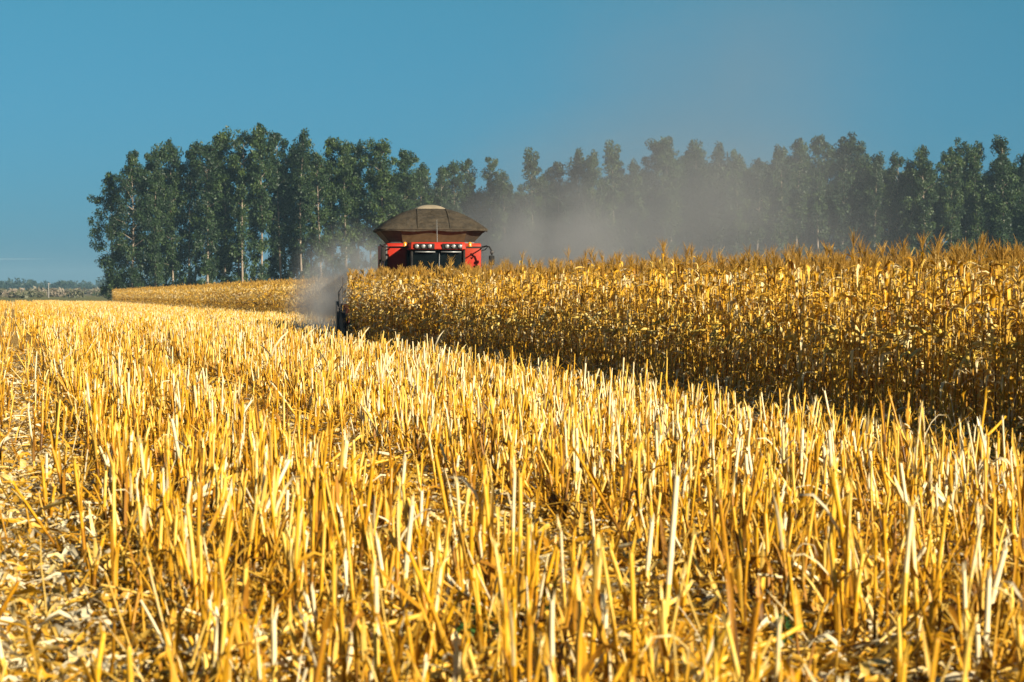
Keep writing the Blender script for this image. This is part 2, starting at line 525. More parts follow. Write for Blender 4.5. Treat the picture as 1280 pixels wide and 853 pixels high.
for lst, where in ((grove, 'eucalyptus, {} in the front rank from the open end of the grove'), (over, 'eucalyptus, {} along the low stretch behind the combine counting away from the grove'),
                   (dusty, 'eucalyptus seen through dust, {} past the combine'), (right, 'eucalyptus behind the standing maize, {} after the end of the dust')):
    for j, (px, yt, kind) in enumerate(lst):
        gi += 1
        d = 447 + rnd.uniform(-4, 6) + (8 if lst is over else 0)
        put_tree(kind, gi * 7 + j, px, yt, d, SHAPE[kind] + ' ' + where.format(ORD[j + 1]), 'eucalyptus trees of the front rank', rnd.uniform(0, 6.3))
back = []
x = 176.0
while x < 1300:
    yt = np.interp(x, [150, 200, 330, 420, 500, 560, 640, 700, 840, 950, 1050, 1130, 1290], [215, 196, 185, 190, 205, 222, 228, 218, 194, 205, 192, 205, 194]) + rnd.uniform(-4, 16)
    back.append((x, yt, 460 + rnd.uniform(-3, 5)))
    if x > 470: back.append((x + 9, yt + rnd.uniform(4, 24), 470 + rnd.uniform(-3, 6)))
    if x > 590: back.append((x + 4, yt + rnd.uniform(6, 34), 482 + rnd.uniform(-3, 6)))
    x += rnd.uniform(15, 22) if x < 480 else rnd.uniform(16, 22)
for j, (x, yt, d) in enumerate(back):
    put_tree('bushy' if x > 480 else rnd.choice(['open', 'slim', 'slim', 'bushy']), j, x, yt, d, 'shaded eucalyptus in the rear ranks, showing only between crowns of the front rank', 'eucalyptus trees of the rear ranks', rnd.uniform(0, 6.3))

# ------------------------------------------------------------------ maize plants
def leaf_path(r, base, az, L, up0, segs, droop):
    pts, sides = [], []
    p = Vector(base); el = up0
    tw = r.uniform(-.5, .5); roll = r.uniform(-.4, .4)
    st = L / segs
    kink = r.uniform(.15, .45)
    for i in range(segs + 1):
        pts.append(p.copy())
        f = i / segs
        h = Vector((math.cos(az + tw * f), math.sin(az + tw * f), 0))
        d = h * math.cos(el) + Vector((0, 0, math.sin(el)))
        sd = Vector((-h.y, h.x, 0))
        rl = roll + tw * 1.3 * f
        nn = d.cross(sd)
        sides.append((sd * math.cos(rl) + nn * math.sin(rl)).normalized())
        el += (-droop if f > kink else -droop * .25) * (1.6 / segs) * r.uniform(.7, 1.3)
        el = max(el, -1.52)
        p = p + d * st
    return pts, sides


def make_maize(seed, lod=0):
    r = random.Random(seed)
    H = 1.98
    out = {'stalk': Q(), 'leaves': Q(), 'ear': Q(), 'tassel': Q()}
    lx, ly = r.uniform(-.06, .06), r.uniform(-.06, .06)
    ax = lambda z: Vector((lx * z * z / 2, ly * z * z / 2, z))
    ns = 6 if lod == 0 else (3 if lod == 1 else 1)
    out['stalk'].tube([ax(H * i / ns) for i in range(ns + 1)], [.014 - .008 * i / ns for i in range(ns + 1)], 5 if lod == 0 else 3, r.uniform(.35, .7), cap=False)
    nl = 16 if lod == 0 else (17 if lod == 1 else 8)
    az = r.uniform(0, 6.3)
    for i in range(nl):
        z = .16 + (H - .12) * max(0, (i + r.uniform(-.3, .3)) / nl) ** .8
        az += math.pi + r.uniform(-.5, .5)
        L = r.uniform(.26, .58) * (1 - .3 * abs(z / H - .55)); w = r.uniform(.034, .066) * (1, 1.5, 1.9)[lod]
        segs = 7 if lod == 0 else (4 if lod == 1 else 3)
        pts, sd = leaf_path(r, ax(max(.1, z)), az, L, r.uniform(.2, 1.2), segs, r.uniform(3.2, 6.5))
        ws = [w * (.55 + .45 * min(1, f * 4)) * (1 - .88 * f ** 2.2) * r.uniform(.8, 1.15) for f in [j / segs for j in range(segs + 1)]]
        t = .73 + r.gauss(0, .21)
        out['leaves'].strip(pts, sd, ws, min(1, max(.02, t)), fold=(.22 if lod == 0 else 0))
    z = r.uniform(.85, 1.2); a = r.uniform(0, 6.3)
    h = Vector((math.cos(a), math.sin(a), 0)); d = (h * .6 + Vector((0, 0, r.uniform(-.9, .5)))).normalized()
    b0 = ax(z) + h * .02
    ne = 5 if lod == 0 else (3 if lod == 1 else 0)
    if ne:
        out['ear'].tube([b0 + d * (.25 * i / ne) for i in range(ne + 1)], [.030 * math.sin(math.pi * (.16 + .80 * i / ne)) ** .7 + .003 for i in range(ne + 1)], 6 if lod == 0 else 4, r.uniform(.35, .9), cap=False)
        if lod == 0:
            for i in range(3):
                pts, sd = leaf_path(r, b0 + d * .05, a + r.uniform(-1, 1), .26, math.asin(d.z) + .2, 3, 1.5)
                out['ear'].strip(pts, sd, [.03, .045, .03, .006], r.uniform(.4, .9))
    top = ax(H - .02)
    nb_ = 17 if lod == 0 else (11 if lod == 1 else 5)
    wd = .0075 if lod == 0 else (.016 if lod == 1 else .035)
    for i in range(nb_):
        a = r.uniform(0, 6.3); el = r.uniform(1.05, 1.5); L = r.uniform(.13, .24) if i else .25
        if i == 0: el = 1.5
        p = top + Vector((0, 0, .12 * i / nb_))
        h = Vector((math.cos(a), math.sin(a), 0)); sd = Vector((-h.y, h.x, 0))
        pts = [p, p + (h * math.cos(el) + Vector((0, 0, math.sin(el)))) * L * .5]
        pts.append(pts[1] + (h * math.cos(el * .8) + Vector((0, 0, math.sin(el * .8)))) * L * .5)
        tt = r.uniform(.25, .8)
        out['tassel'].strip(pts, [sd] * 3, [wd * .6, wd, wd * .3], tt)
        if lod < 2:
            out['tassel'].strip(pts, [Vector((h.x * -.7, h.y * -.7, .7))] * 3, [wd * .6, wd, wd * .3], tt)
    return out


MZ_MATS = {'stalk': M_CORNSTALK, 'leaves': M_CORNLEAF, 'ear': M_HUSK, 'tassel': M_TASSEL}
MZ_ORDER = ['stalk', 'leaves', 'ear', 'tassel']


def maize_arrays(parts):
    Vs, Fs, Ts, Ms = [], [], [], []; off = 0
    for k, nm in enumerate(MZ_ORDER):
        V, F, T, M = parts[nm].arrays()
        if len(F) == 0: continue
        Vs.append(V); Fs.append(F + off); Ts.append(T); Ms.append(np.full(len(F), k)); off += len(V)
    return np.concatenate(Vs), np.concatenate(Fs), np.concatenate(Ts), np.concatenate(Ms)


NP0 = 10
mz0 = [make_maize(300 + i, 0) for i in range(NP0)]
mz0_arr = [maize_arrays(p) for p in mz0]
mz1_arr = [maize_arrays(make_maize(400 + i, 1)) for i in range(10)]
mz2_arr = [maize_arrays(make_maize(500 + i, 2)) for i in range(8)]
mz_mesh = [{nm: p[nm].mesh(nm, MZ_MATS[nm]) for nm in MZ_ORDER} for p in mz0]

U0, ROW, SW = 11.05, .80, 17.9
CUT = 80.5                                       # depth to which the combine has cut its swath
cand = []                                        # (u, s, row, lod)
for k in range(0, 44):
    u = U0 + ROW * k
    insw = u < SW
    if k < 10: step, s1 = .17, 84.0
    elif k < 26: step, s1 = .24, 130.0
    else: step, s1 = .5, 110.0
    s = 6.0
    while s < s1:
        uu, ss = u + rnd.gauss(0, .045), s + rnd.gauss(0, .03)
        x, y = us(uu, ss)
        s += step * rnd.uniform(.75, 1.3)
        if insw and y > CUT - .1 * (x + 5.5): continue
        if x > .23 * y + 8.5 or y < 9: continue
        cand.append((uu, ss, k, 0 if (k < 2 and y < 62 and x < .24 * y) else (1 if y < 95 and k < 20 else 2), x, y))
for k in range(9, 17):                          # the edge of the crop behind the combine
    u = U0 + ROW * k
    s = 84.0 if k >= 26 else (130.0 if k >= 10 else 84)
    while s < 448:
        uu = u + rnd.gauss(0, .06)
        x, y = us(uu, s)
        s += (.24 if s < 230 else .34) * rnd.uniform(.7, 1.3)
        cand.append((uu, s, k, 2, x, y))
A = np.array(cand)
vis = (A[:, 2] < 2) & (A[:, 4] / A[:, 5] < .216) & (A[:, 3] == 0)
order = np.argsort(A[:, 5] + 14 * A[:, 2] + 1000 * (~vis))
solo = order[:300]
mask = np.ones(len(A), bool); mask[solo] = False
hscale = 1.0
for i in solo:
    x, y = A[i, 4], A[i, 5]
    k = rnd.randrange(NP0)
    t = empty('maize_plant', (x, y, float(gz(x, y))), rnd.uniform(0, 6.3))
    t.rotation_euler = (rnd.gauss(0, .035), rnd.gauss(0, .035), rnd.uniform(0, 6.3))
    s = rnd.gauss(1.0 if A[i, 2] < 1 else .965, .045)
    t.scale = (rnd.uniform(.9, 1.1), ) * 2 + (s,)
    tag(t, 'ripe dry maize plant standing in the outer two rows facing the stubble', 'maize plant', 'maize plants of the two outermost rows')
    for nm in MZ_ORDER:
        link({'leaves': 'leaves', 'ear': 'ear'}.get(nm, nm), mz_mesh[k][nm], t)
B = A[mask]
parts = []
off = 0
for lod, protos in ((0, mz0_arr), (1, mz1_arr), (2, mz2_arr)):
    S = B[B[:, 3] == lod]
    if len(S) == 0: continue
    N = len(S)
    pos = np.stack([S[:, 4], S[:, 5], gz(S[:, 4], S[:, 5])], -1)
    sc = np.stack([rng.uniform(.9, 1.15, N), rng.normal(1.0, .05, N) * np.where((S[:, 5] > 100) & (S[:, 4] < 0), 1.1, np.where(S[:, 2] > 0, .955, 1.0))], -1)
    V, F, T, M = scatter(protos, pos, rng.uniform(0, 6.3, N), sc, rng.normal(0, .035, (N, 2)), rng.integers(0, len(protos), N), rng.normal(0, .07, N))
    parts.append((V, F + off, T, M)); off += len(V)
V, F, T, M = (np.concatenate([p[i] for p in parts]) for i in range(4))
print('maize quads', len(F), 'plants', len(A))
tag(link('maize_crop', mesh_np('maize_crop', V, F, [MZ_MATS[k] for k in MZ_ORDER], T, M)), 'mass of ripe dry maize standing behind the two outer rows', 'maize', kind='stuff')

# ------------------------------------------------------------------ stubble
def make_stub(seed, lod=0, H=.5):
    r = random.Random(seed)
    st, lfs = Q(), []
    rad = r.uniform(.0070, .0138)
    bx, by = r.uniform(-.05, .05), r.uniform(-.05, .05)
    ax = lambda t: Vector((bx * t * t, by * t * t, H * t))
    t0 = min(1, max(.1, r.gauss(.60 if lod < 2 else .74, .2)))
    if lod == 0:
        nodes = []
        nz = 0
        ks = [0, .10, .22, .25, .28, .45, .57, .60, .63, .8, .97, 1.0]
        rr = [1.25, 1.1, 1, 1.22, 1, .95, .93, 1.12, .92, .88, .86, .80]
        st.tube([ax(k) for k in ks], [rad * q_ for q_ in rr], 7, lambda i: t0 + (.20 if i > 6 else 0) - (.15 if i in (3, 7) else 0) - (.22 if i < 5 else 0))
        for i in range(3):                          # splintered rim
            a = r.uniform(0, 6.3); p = ax(.985) + Vector((math.cos(a), math.sin(a), 0)) * rad * .7
            d = Vector((math.cos(a) * .25, math.sin(a) * .25, 1))
            sd = Vector((-math.sin(a), math.cos(a), 0))
            L = r.uniform(.015, .07)
            st.strip([p, p + d * L * .6, p + d * L], [sd] * 3, [.014, .009, .002], min(1, t0 + .2))
    elif lod == 1:
        st.tube([ax(0), ax(.5), ax(1)], [rad * 1.2, rad, rad * .85], 4, lambda i: t0 - .2 + .28 * i, cap=False)
    else:
        st.tube([ax(0), ax(1)], [rad * 1.5, rad * 1.4], 3, t0, cap=False)
    n_l = r.choice([2, 3, 4, 5]) if lod == 0 else (3 if lod == 1 else 1)
    for i in range(n_l):
        z = H * r.choice([.02, .24, .24, .59, .59]); a = r.uniform(0, 6.3)
        kind = r.random()
        lf = Q(); lfs.append(lf)
        t = min(1, max(.05, r.gauss(.56 if lod < 2 else .7, .22)))
        if kind < .5:                               # sheath hugging the stalk, peeling off at its top
            h = Vector((math.cos(a), math.sin(a), 0)); sd = Vector((-h.y, h.x, 0))
            L = r.uniform(.12, .24); pl = r.uniform(.0, .07)
            base = ax(min(1, z / H)) + h * rad * 1.1
            n_ = 4
            pts = [base + Vector((0, 0, L * f)) + h * (pl * f ** 3 + .004) for f in [j / n_ for j in range(n_ + 1)]]
            lf.strip(pts, [sd] * 5, [rad * 2.0, rad * 2.2, rad * 2.1, rad * 1.6, rad * .6] if lod < 2 else [rad * 2.4] * 5, t, fold=(.2 if lod == 0 else 0))
        else:                                       # torn leaf hanging down
            L = r.uniform(.12, .40)
            segs = 5 if lod == 0 else 3
            pts, sd = leaf_path(r, ax(min(1, z / H)), a, L, r.uniform(.2, 1.2), segs, r.uniform(2, 4))
            pts = [Vector((p.x, p.y, max(p.z, .006))) for p in pts]
            w = r.uniform(.012, .036)
            lf.strip(pts, sd, [w * (1 - .8 * (j / segs) ** 2) for j in range(segs + 1)], t, fold=(.18 if lod == 0 else 0))
    return st, lfs


def stub_arrays(st, lfs):
    Vs, Fs, Ts, Ms, off = [], [], [], [], 0
    for k, q in enumerate([st] + lfs):
        V, F, T, M = q.arrays()
        Vs.append(V); Fs.append(F + off); Ts.append(T); Ms.append(np.full(len(F), min(k, 1))); off += len(V)
    return np.concatenate(Vs), np.concatenate(Fs), np.concatenate(Ts), np.concatenate(Ms)


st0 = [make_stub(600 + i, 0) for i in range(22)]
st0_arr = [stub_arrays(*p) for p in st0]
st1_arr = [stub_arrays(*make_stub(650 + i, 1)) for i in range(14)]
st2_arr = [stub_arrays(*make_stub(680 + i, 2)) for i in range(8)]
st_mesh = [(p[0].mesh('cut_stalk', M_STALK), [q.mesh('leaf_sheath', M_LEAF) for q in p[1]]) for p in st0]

cand = []
SROW = .50
for k in range(-34, 40):
    u = .35 + SROW * k
    if u > SW - .1: break
    dens = 1.0
    if abs(u + .15) < .55 or abs(u - 3.1) < .3: dens = .10      # rows the wheels pressed flat
    s = 4.5
    while s < 455:
        step = .080 if s < 26 else (.083 if s < 60 else (.12 if s < 150 else .24))
        ss = s + rnd.gauss(0, .04); uu = u + rnd.gauss(0, .08)
        s += step * rnd.uniform(.4, 1.7) / dens
        x, y = us(uu, ss)
        if u > U0 - .35 and y < CUT + 2.5: continue
        if u > 7.8 and y < CUT and rnd.random() < .55 + .25 * (u - 7.8): continue
        if y < 5 or abs(x) / y > .30: continue
        if u < -9 and (y < 20 or rnd.random() < .5): continue
        cand.append((x, y, uu))
A = np.array(cand)
print('stubble', len(A))
inview = (np.abs(A[:, 0]) / A[:, 1] < .214) & (A[:, 1] > 8.6)
order = np.argsort(A[:, 1] + 1000 * (~inview))
solo = order[:300]
mask = np.ones(len(A), bool); mask[solo] = False


def us_u(xy):
    return xy[:, 0] * NX + xy[:, 1] * NY


def patch(x, y):
    """uneven growth over the field: -1 .. 1"""
    u, s = x * NX + y * NY, -x * NX * 0 + y
    return (np.sin(u * 1.1 + .35 * s + 1.0) * .5 + np.sin(u * 2.3 - .5 * s) * .3 + np.sin(.9 * s + u * .4 + 2.0) * .35)


def stub_h(xy):
    n_ = len(xy)
    return np.clip(rng.normal(.88, .32, n_) + .17 * patch(xy[:, 0], xy[:, 1]) * (xy[:, 1] < 120), .22, 1.75) * np.where(xy[:, 1] > 75, .82, 1) * np.where(us_u(xy) > 8, .8, 1)


hs = stub_h(A[solo])
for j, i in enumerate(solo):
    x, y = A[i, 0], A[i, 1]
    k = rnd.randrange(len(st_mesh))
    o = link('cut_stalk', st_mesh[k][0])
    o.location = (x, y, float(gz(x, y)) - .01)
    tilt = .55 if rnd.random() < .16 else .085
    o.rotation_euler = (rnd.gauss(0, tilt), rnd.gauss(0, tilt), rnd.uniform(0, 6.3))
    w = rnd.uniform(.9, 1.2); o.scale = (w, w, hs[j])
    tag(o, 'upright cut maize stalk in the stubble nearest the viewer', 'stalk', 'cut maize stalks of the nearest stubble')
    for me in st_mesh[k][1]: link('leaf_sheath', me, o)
B = A[mask]
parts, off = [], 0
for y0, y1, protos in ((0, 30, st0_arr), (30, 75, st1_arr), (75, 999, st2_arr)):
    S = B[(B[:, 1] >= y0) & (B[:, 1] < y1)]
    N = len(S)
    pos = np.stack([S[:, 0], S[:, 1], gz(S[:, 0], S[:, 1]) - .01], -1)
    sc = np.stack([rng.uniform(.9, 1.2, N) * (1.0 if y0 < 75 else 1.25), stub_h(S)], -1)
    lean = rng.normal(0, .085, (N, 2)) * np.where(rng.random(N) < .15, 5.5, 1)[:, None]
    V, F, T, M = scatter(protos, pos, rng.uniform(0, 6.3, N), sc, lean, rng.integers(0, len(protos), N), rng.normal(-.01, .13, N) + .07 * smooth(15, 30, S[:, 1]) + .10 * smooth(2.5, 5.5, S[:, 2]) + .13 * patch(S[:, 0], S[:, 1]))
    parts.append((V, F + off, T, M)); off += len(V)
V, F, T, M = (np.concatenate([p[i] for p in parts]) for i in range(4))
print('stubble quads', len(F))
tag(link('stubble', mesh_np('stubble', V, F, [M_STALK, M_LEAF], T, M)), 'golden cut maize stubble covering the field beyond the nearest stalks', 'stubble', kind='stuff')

# litter of torn leaves, husks and straw lying on the ground
def make_litter(seed):
    r = random.Random(seed); q = Q()
    L = r.uniform(.05, .24); w = .005 + min(.045, r.expovariate(1 / .010)); n_ = 4
    a = 0.0; p = Vector((-L / 2, 0, r.uniform(.004, .02))); pts, sd = [], []
    cv = r.uniform(-.5, .5); roll = r.uniform(-.7, .7)
    for i in range(n_ + 1):
        f = i / n_
        pts.append(Vector((p.x, p.y, p.z + .05 * r.uniform(0, 1) * math.sin(math.pi * f))))
        p = p + Vector((math.cos(a), math.sin(a), 0)) * L / n_; a += cv / n_ * 2
        rr = roll + r.uniform(-.5, .5)
        sd.append(Vector((-math.sin(a), math.cos(a), math.sin(rr))).normalized())
    q.strip(pts, sd, [w * .5, w, w * .9, w * .8, w * .25], .62, fold=.2)
    V, F, T, M = q.arrays(); V[:, 2] = np.maximum(V[:, 2], .003)
    return V, F, T, M


lit = [make_litter(900 + i) for i in range(24)]
N = 130000
yy = 7.5 + 55 * rng.random(N) ** 1.5
xx = rng.uniform(-.25, .25, N) * yy
uu = xx * NX + yy * NY
keep = uu < U0 + 1.5
xx, yy = xx[keep], yy[keep]; N = len(xx)
pos = np.stack([xx, yy, gz(xx, yy) + rng.random(N) ** 2.5 * .07], -1)
sc = np.stack([rng.uniform(.7, 1.5, N) * (1 + yy / 60), rng.uniform(.7, 1.8, N)], -1)
V, F, T, M = scatter(lit, pos, rng.uniform(0, 6.3, N), sc, rng.normal(0, .25, (N, 2)), rng.integers(0, 24, N), rng.normal(.08, .25, N) + .16 * (np.abs(xx * NX + yy * NY + .15) < .7))
def make_straw(seed):
    r = random.Random(seed); q = Q()
    L = r.uniform(.15, .5); el = r.choice([.05, .25, .6, 1.0, 1.3]) + r.uniform(-.1, .15); w = r.uniform(.003, .008)
    bend = r.uniform(-.5, .3)
    pts = [Vector((0, 0, 0))]
    for i in range(3):
        pts.append(pts[-1] + Vector((math.cos(el), .1 * r.uniform(-1, 1), math.sin(el))) * L / 3); el += bend * .4
    if r.random() < .5: q.tube(pts, [w, w, w, w * .8], 4, .72, cap=False)
    else: q.strip(pts, [Vector((0, 1, r.uniform(-.4, .4))).normalized()] * 4, [w * 4, w * 4.5, w * 3.4, w], .6, fold=.2)
    return q.arrays()


stw = [make_straw(1000 + i) for i in range(30)]
N2 = 9000
yy = 6.5 + 60 * rng.random(N2) ** 1.4; xx = rng.uniform(-.25, .25, N2) * yy
uu = xx * NX + yy * NY
keep = (uu < U0 + .6) & ~(((np.abs(uu + .15) < .65) | (np.abs(uu - 3.1) < .35)) & (rng.random(N2) < .8))
yy, xx = yy[keep], xx[keep]; N2 = len(xx)
pos = np.stack([xx, yy, gz(xx, yy) + rng.random(N2) ** 2 * .22], -1)
V2, F2, T2, M2 = scatter(stw, pos, rng.uniform(0, 6.3, N2), np.full((N2, 2), 1.0), rng.normal(0, .1, (N2, 2)), rng.integers(0, 30, N2), rng.normal(0, .2, N2))
F = np.concatenate([F, F2 + len(V)]); V = np.concatenate([V, V2]); T = np.concatenate([T, T2]); M = np.concatenate([M, M2])
tag(link('crop_residue', mesh_np('crop_residue', V, F, [M_LEAF], T, M)), 'loose torn maize leaves and husks littering the ground between stalks', 'crop residue', kind='stuff')

# broken stalks lying aslant through the stubble: (photo x, y of the middle, length, heading, rise)
fall = [(450, 790, .75, .35, .22), (560, 835, .6, .45, .30), (640, 480, .9, .6, .5), (880, 590, .8, .5, .45), (1010, 705, .6, 3.0, .05), (1130, 690, .5, .4, .25), (1215, 560, 1.0, .7, .55), (760, 690, .55, -.7, .3),
        (70, 632, .6, -.8, .35), (300, 810, .7, .5, .3), (930, 820, .6, .5, .35), (480, 575, .6, .6, .3), (600, 640, .55, 2.5, .3), (1040, 600, .6, .5, .4), (230, 640, .5, .4, .2), (700, 540, .7, -.6, .4), (120, 500, .5, .3, .2), (830, 760, .5, .9, .4)]
fm = []
for i in range(5):
    r = random.Random(50 + i); q = Q()
    ks = [j / 9 for j in range(10)]
    q.tube([Vector((k_ - .5, .02 * math.sin(k_ * 4 + i), .012 * math.sin(k_ * 6))) for k_ in ks], [.0135 * (1.2 if j in (3, 7) else 1) * (1 - .25 * k_) for j, k_ in enumerate(ks)], 7, r.uniform(.6, .95))
    lq = []
    for j in range(2):
        pts, sd = leaf_path(r, Vector((r.uniform(-.3, .3), 0, 0)), r.uniform(-.6, .6), .3, .3, 5, 2)
        lf = Q(); lf.strip(pts, sd, [.03, .035, .03, .022, .014, .004], r.uniform(.4, .9), fold=.2); lq.append(lf.mesh('leaf_sheath', M_LEAF))
    fm.append((q.mesh('fallen_stalk', M_STALK), lq))
for j, (px, py, L, hd, rise) in enumerate(fall):
    zc = .08 + L * math.sin(rise) / 2
    x, y = px_ground(px, py, zc)
    o = link('fallen_stalk', fm[j % 5][0])
    o.location = (x, y, float(gz(x, y)) + zc)
    o.rotation_euler = (0, -rise, hd)
    o.scale = (L, 1.05, 1.05)
    tag(o, 'broken straw-coloured stalk lying aslant through the standing stubble', 'stalk', 'broken stalks leaning in the stubble')
    for me in fm[j % 5][1]: link('leaf_sheath', me, o)

# small green weeds
wlab = ['little green weed at the bare strip edge, nearest of the two there', 'little green weed far along the bare strip, smaller of the two there', 'green weed between stalks, biggest of the three close to the viewer', 'green weed on the bare gap between stalks, behind the biggest one', 'green weed low among stalks under the dark end of the maize', 'single green weed in the middle of the stubble left of the dust']
for j, (px, py, s) in enumerate([(76, 572, .9), (62, 545, .7), (597, 835, 1.2), (664, 800, 1.0), (968, 828, 1.1), (192, 578, .7)]):
    r = random.Random(70 + j); q = Q(); sq = Q()
    for b_ in range(5):
        a0 = r.uniform(0, 6.3); Ls = r.uniform(.08, .2)
        tip = Vector((math.cos(a0) * Ls * .6, math.sin(a0) * Ls * .6, Ls))
        sq.tube([Vector((0, 0, 0)), tip * .5 + Vector((0, 0, .02)), tip], [.004, .003, .002], 4, .4, cap=False)
        for k_ in range(7):
            p = tip * r.uniform(.35, 1.0)
            pts, sd = leaf_path(r, p, r.uniform(0, 6.3), r.uniform(.04, .085), r.uniform(-.2, .7), 4, 1.5)
            q.strip(pts, sd, [.006, .026, .03, .02, .003], r.uniform(.2, .9), fold=.12)
    x, y = px_ground(px, py)
    t = empty('weed', (x, y, float(gz(x, y)))); t.scale = (s, s, s)
    link('stem', sq.mesh('stem', M_WEED), t); link('leaves', q.mesh('leaves', M_WEED), t)
    tag(t, wlab[j], 'weed', 'green weeds in the stubble')

# ------------------------------------------------------------------ combine harvester (local: +x to its left hand as we face it = photo right, -y forward)
M_RED = plain('red_paint', (.42, .020, .006), .55, var=.08, scale=2, spec=.15, coat=.0, dirt=(.22, .10, .045), dirt_amt=.3)
M_BLACK = plain('black_plastic', (.012, .012, .013), .7, var=.2, spec=.15, dirt=(.10, .075, .05), dirt_amt=.35)
M_DARK = plain('dark_steel', (.045, .045, .05), .5, metal=.3, dirt=(.14, .10, .06), dirt_amt=.5)
M_GLASS = plain('tinted_glass', (.005, .007, .007), .12, var=.05, spec=.10)
M_TARP = plain('brown_tarpaulin', (.044, .036, .026), .9, var=.35, scale=9, bump=1.0, spec=.1, dirt=(.11, .085, .055), dirt_amt=.6)
M_CAP = plain('beige_tarpaulin', (.30, .245, .165), .8, var=.12, scale=4)
M_PANEL = plain('dusty_panel', (.115, .085, .042), .75, var=.25, scale=6, spec=.1, dirt=(.16, .115, .06), dirt_amt=.6)
M_FLAP = plain('dark_canvas', (.035, .027, .017), .85, var=.2, dirt=(.2, .14, .07), dirt_amt=.4)
M_AMBER = plain('amber_lens', (.85, .30, .02), .25, var=.05, spec=.6)
M_CHROME = plain('lamp_reflector', (.5, .5, .48), .3, metal=.7, var=.05)
M_LENS = plain('lamp_glass', (.24, .24, .23), .3, var=.04, spec=.7)
M_TYRE = plain('tyre_rubber', (.025, .024, .022), .85, var=.2, dirt=(.16, .11, .06), dirt_amt=.7)
M_GREY = plain('grey_steel', (.32, .33, .33), .45, metal=.4)
M_HEADER = plain('header_red', (.10, .02, .015), .5, dirt=(.3, .2, .1), dirt_amt=.6)

CX, CY = -2.72, 85.2
comb = empty('combine_harvester', (CX, CY, float(gz(CX, CY))), R(6.5))
tag(comb, 'red combine harvester with brown tarpaulin tank cover driving towards the viewer through maize', 'combine harvester')


def part(name, q, mat, parent=comb, bv=0.0, sm=False):
    o = link(name, q.mesh(name, mat, sm), parent)
    if bv: bevel(o, bv)
    return o


q = Q()                                             # hull with the two red front panels
q.box(-1.68, 1.68, .35, 5.6, 1.15, 3.28)
body = part('body', q, M_RED, bv=.05)
for sx in (-1, 1):
    q = Q()
    a, b_ = sorted((sx * 1.66, sx * .985))
    q.box(a, b_, .20, .345, 1.5, 3.24)
    part('front_panel', q, M_RED, bv=.03)
q = Q(); q.box(-1.55, 1.55, 5.6, 7.0, 1.2, 2.7, top=(.9, .7, 0, -.2)); part('engine_hood', q, M_RED, bv=.08)
# cab
q = Q()
q.box(-.90, .90, -1.32, .30, 1.55, 3.02, top=(1.0, 1.0, 0, 0)); cab = part('cab', q, M_GLASS, bv=.06)
q = Q()
for sx in (-1, 1):
    q.tube([(sx * .91, -1.34, 1.5), (sx * .91, -1.36, 3.03)], [.045, .045], 6, .5)
    q.tube([(sx * .91, .26, 1.5), (sx * .91, .26, 3.03)], [.05, .05], 6, .5)
q.box(-.95, .95, -1.38, .30, 1.42, 1.545)
part('cab_frame', q, M_BLACK, cab)
q = Q()
for sx in (-1, 1):
    a, b_ = sorted((sx * .10, sx * .80)); q.box(a, b_, -1.46, -1.40, 2.925, 2.965)
part('sun_visor', q, M_GREY, cab)
q = Q(); q.tube([(.02, -1.375, 1.7), (.05, -1.385, 2.9)], [.012, .012], 5, .5); part('wiper', q, M_GREY, cab)
q = Q(); q.box(-.97, .97, -1.52, .42, 3.03, 3.285, top=(.97, .94, 0, .03)); roof = part('cab_roof', q, M_RED, bv=.035)
for sx in (-1, 1):                                   # dark lamp recess either side of the red centre piece
    a, b_ = sorted((sx * .13, sx * .83))
    q = Q(); q.box(a, b_, -1.535, -1.50, 3.045, 3.235)
    lb = part('light_bar', q, M_BLACK, bv=.012)
    for k_ in range(3):
        cx_ = sx * (.30 + .225 * k_)
        q = Q(); q.tube([(cx_, -1.536, 3.135), (cx_, -1.575, 3.135), (cx_, -1.58, 3.135)], [.062, .068, .058], 14, .5)
        hl = part('headlight', q, M_CHROME, lb, sm=True)
        q = Q(); q.tube([(cx_, -1.5805, 3.135), (cx_, -1.60, 3.135), (cx_, -1.606, 3.135)], [.052, .038, .01], 14, .5)
        part('lens', q, M_LENS, hl, sm=True)
for sx, zx, zz in ((-1, -1.09, 3.20), (1, 1.19, 3.22)):   # beacons on their rails
    q = Q(); q.tube([(sx * .95, -.55, 3.12), (sx * 1.62, -.45, 3.12)], [.032, .032], 8, .5)
    q.tube([(sx * 1.62, -.45, 3.12), (sx * 1.62, .21, 3.05)], [.025, .025], 6, .5)
    rl = part('rail', q, M_BLACK)
    q = Q(); q.tube([(zx, -.53, 3.15), (zx, -.53, 3.18), (zx, -.53, 3.28), (zx, -.53, 3.305)], [.07, .068, .06, .03], 12, .5)
    part('beacon', q, M_AMBER, sm=True)
# mirrors
q = Q(); q.tube([(1.62, -.2, 3.13), (1.80, -.35, 3.17), (1.90, -.38, 3.14), (1.98, -.4, 2.98), (1.98, -.4, 2.85)], [.03] * 5, 7, .5)
q.tube([(1.62, -.2, 3.0), (1.75, -.32, 3.04), (1.83, -.36, 3.14)], [.02] * 3, 6, .5)
arm = part('mirror_arm', q, M_BLACK)
q = Q(); q.box(1.87, 2.07, -.45, -.36, 2.50, 2.84); part('mirror', q, M_BLACK, bv=.03)
q = Q(); q.box(1.92, 2.04, -.46, -.35, 2.90, 3.0); part('mirror_joint', q, M_DARK, arm, bv=.02)
q = Q(); q.tube([(-1.62, -.2, 3.13), (-1.85, -.35, 3.16), (-1.95, -.38, 3.22)], [.03] * 3, 7, .5)
q.tube([(-1.84, -.36, 3.18), (-1.84, -.36, 2.5)], [.03, .03], 6, .5)
arm = part('mirror_arm', q, M_BLACK)
q = Q(); q.box(-1.92, -1.76, -.42, -.33, 2.62, 3.12); part('mirror', q, M_BLACK, bv=.03)
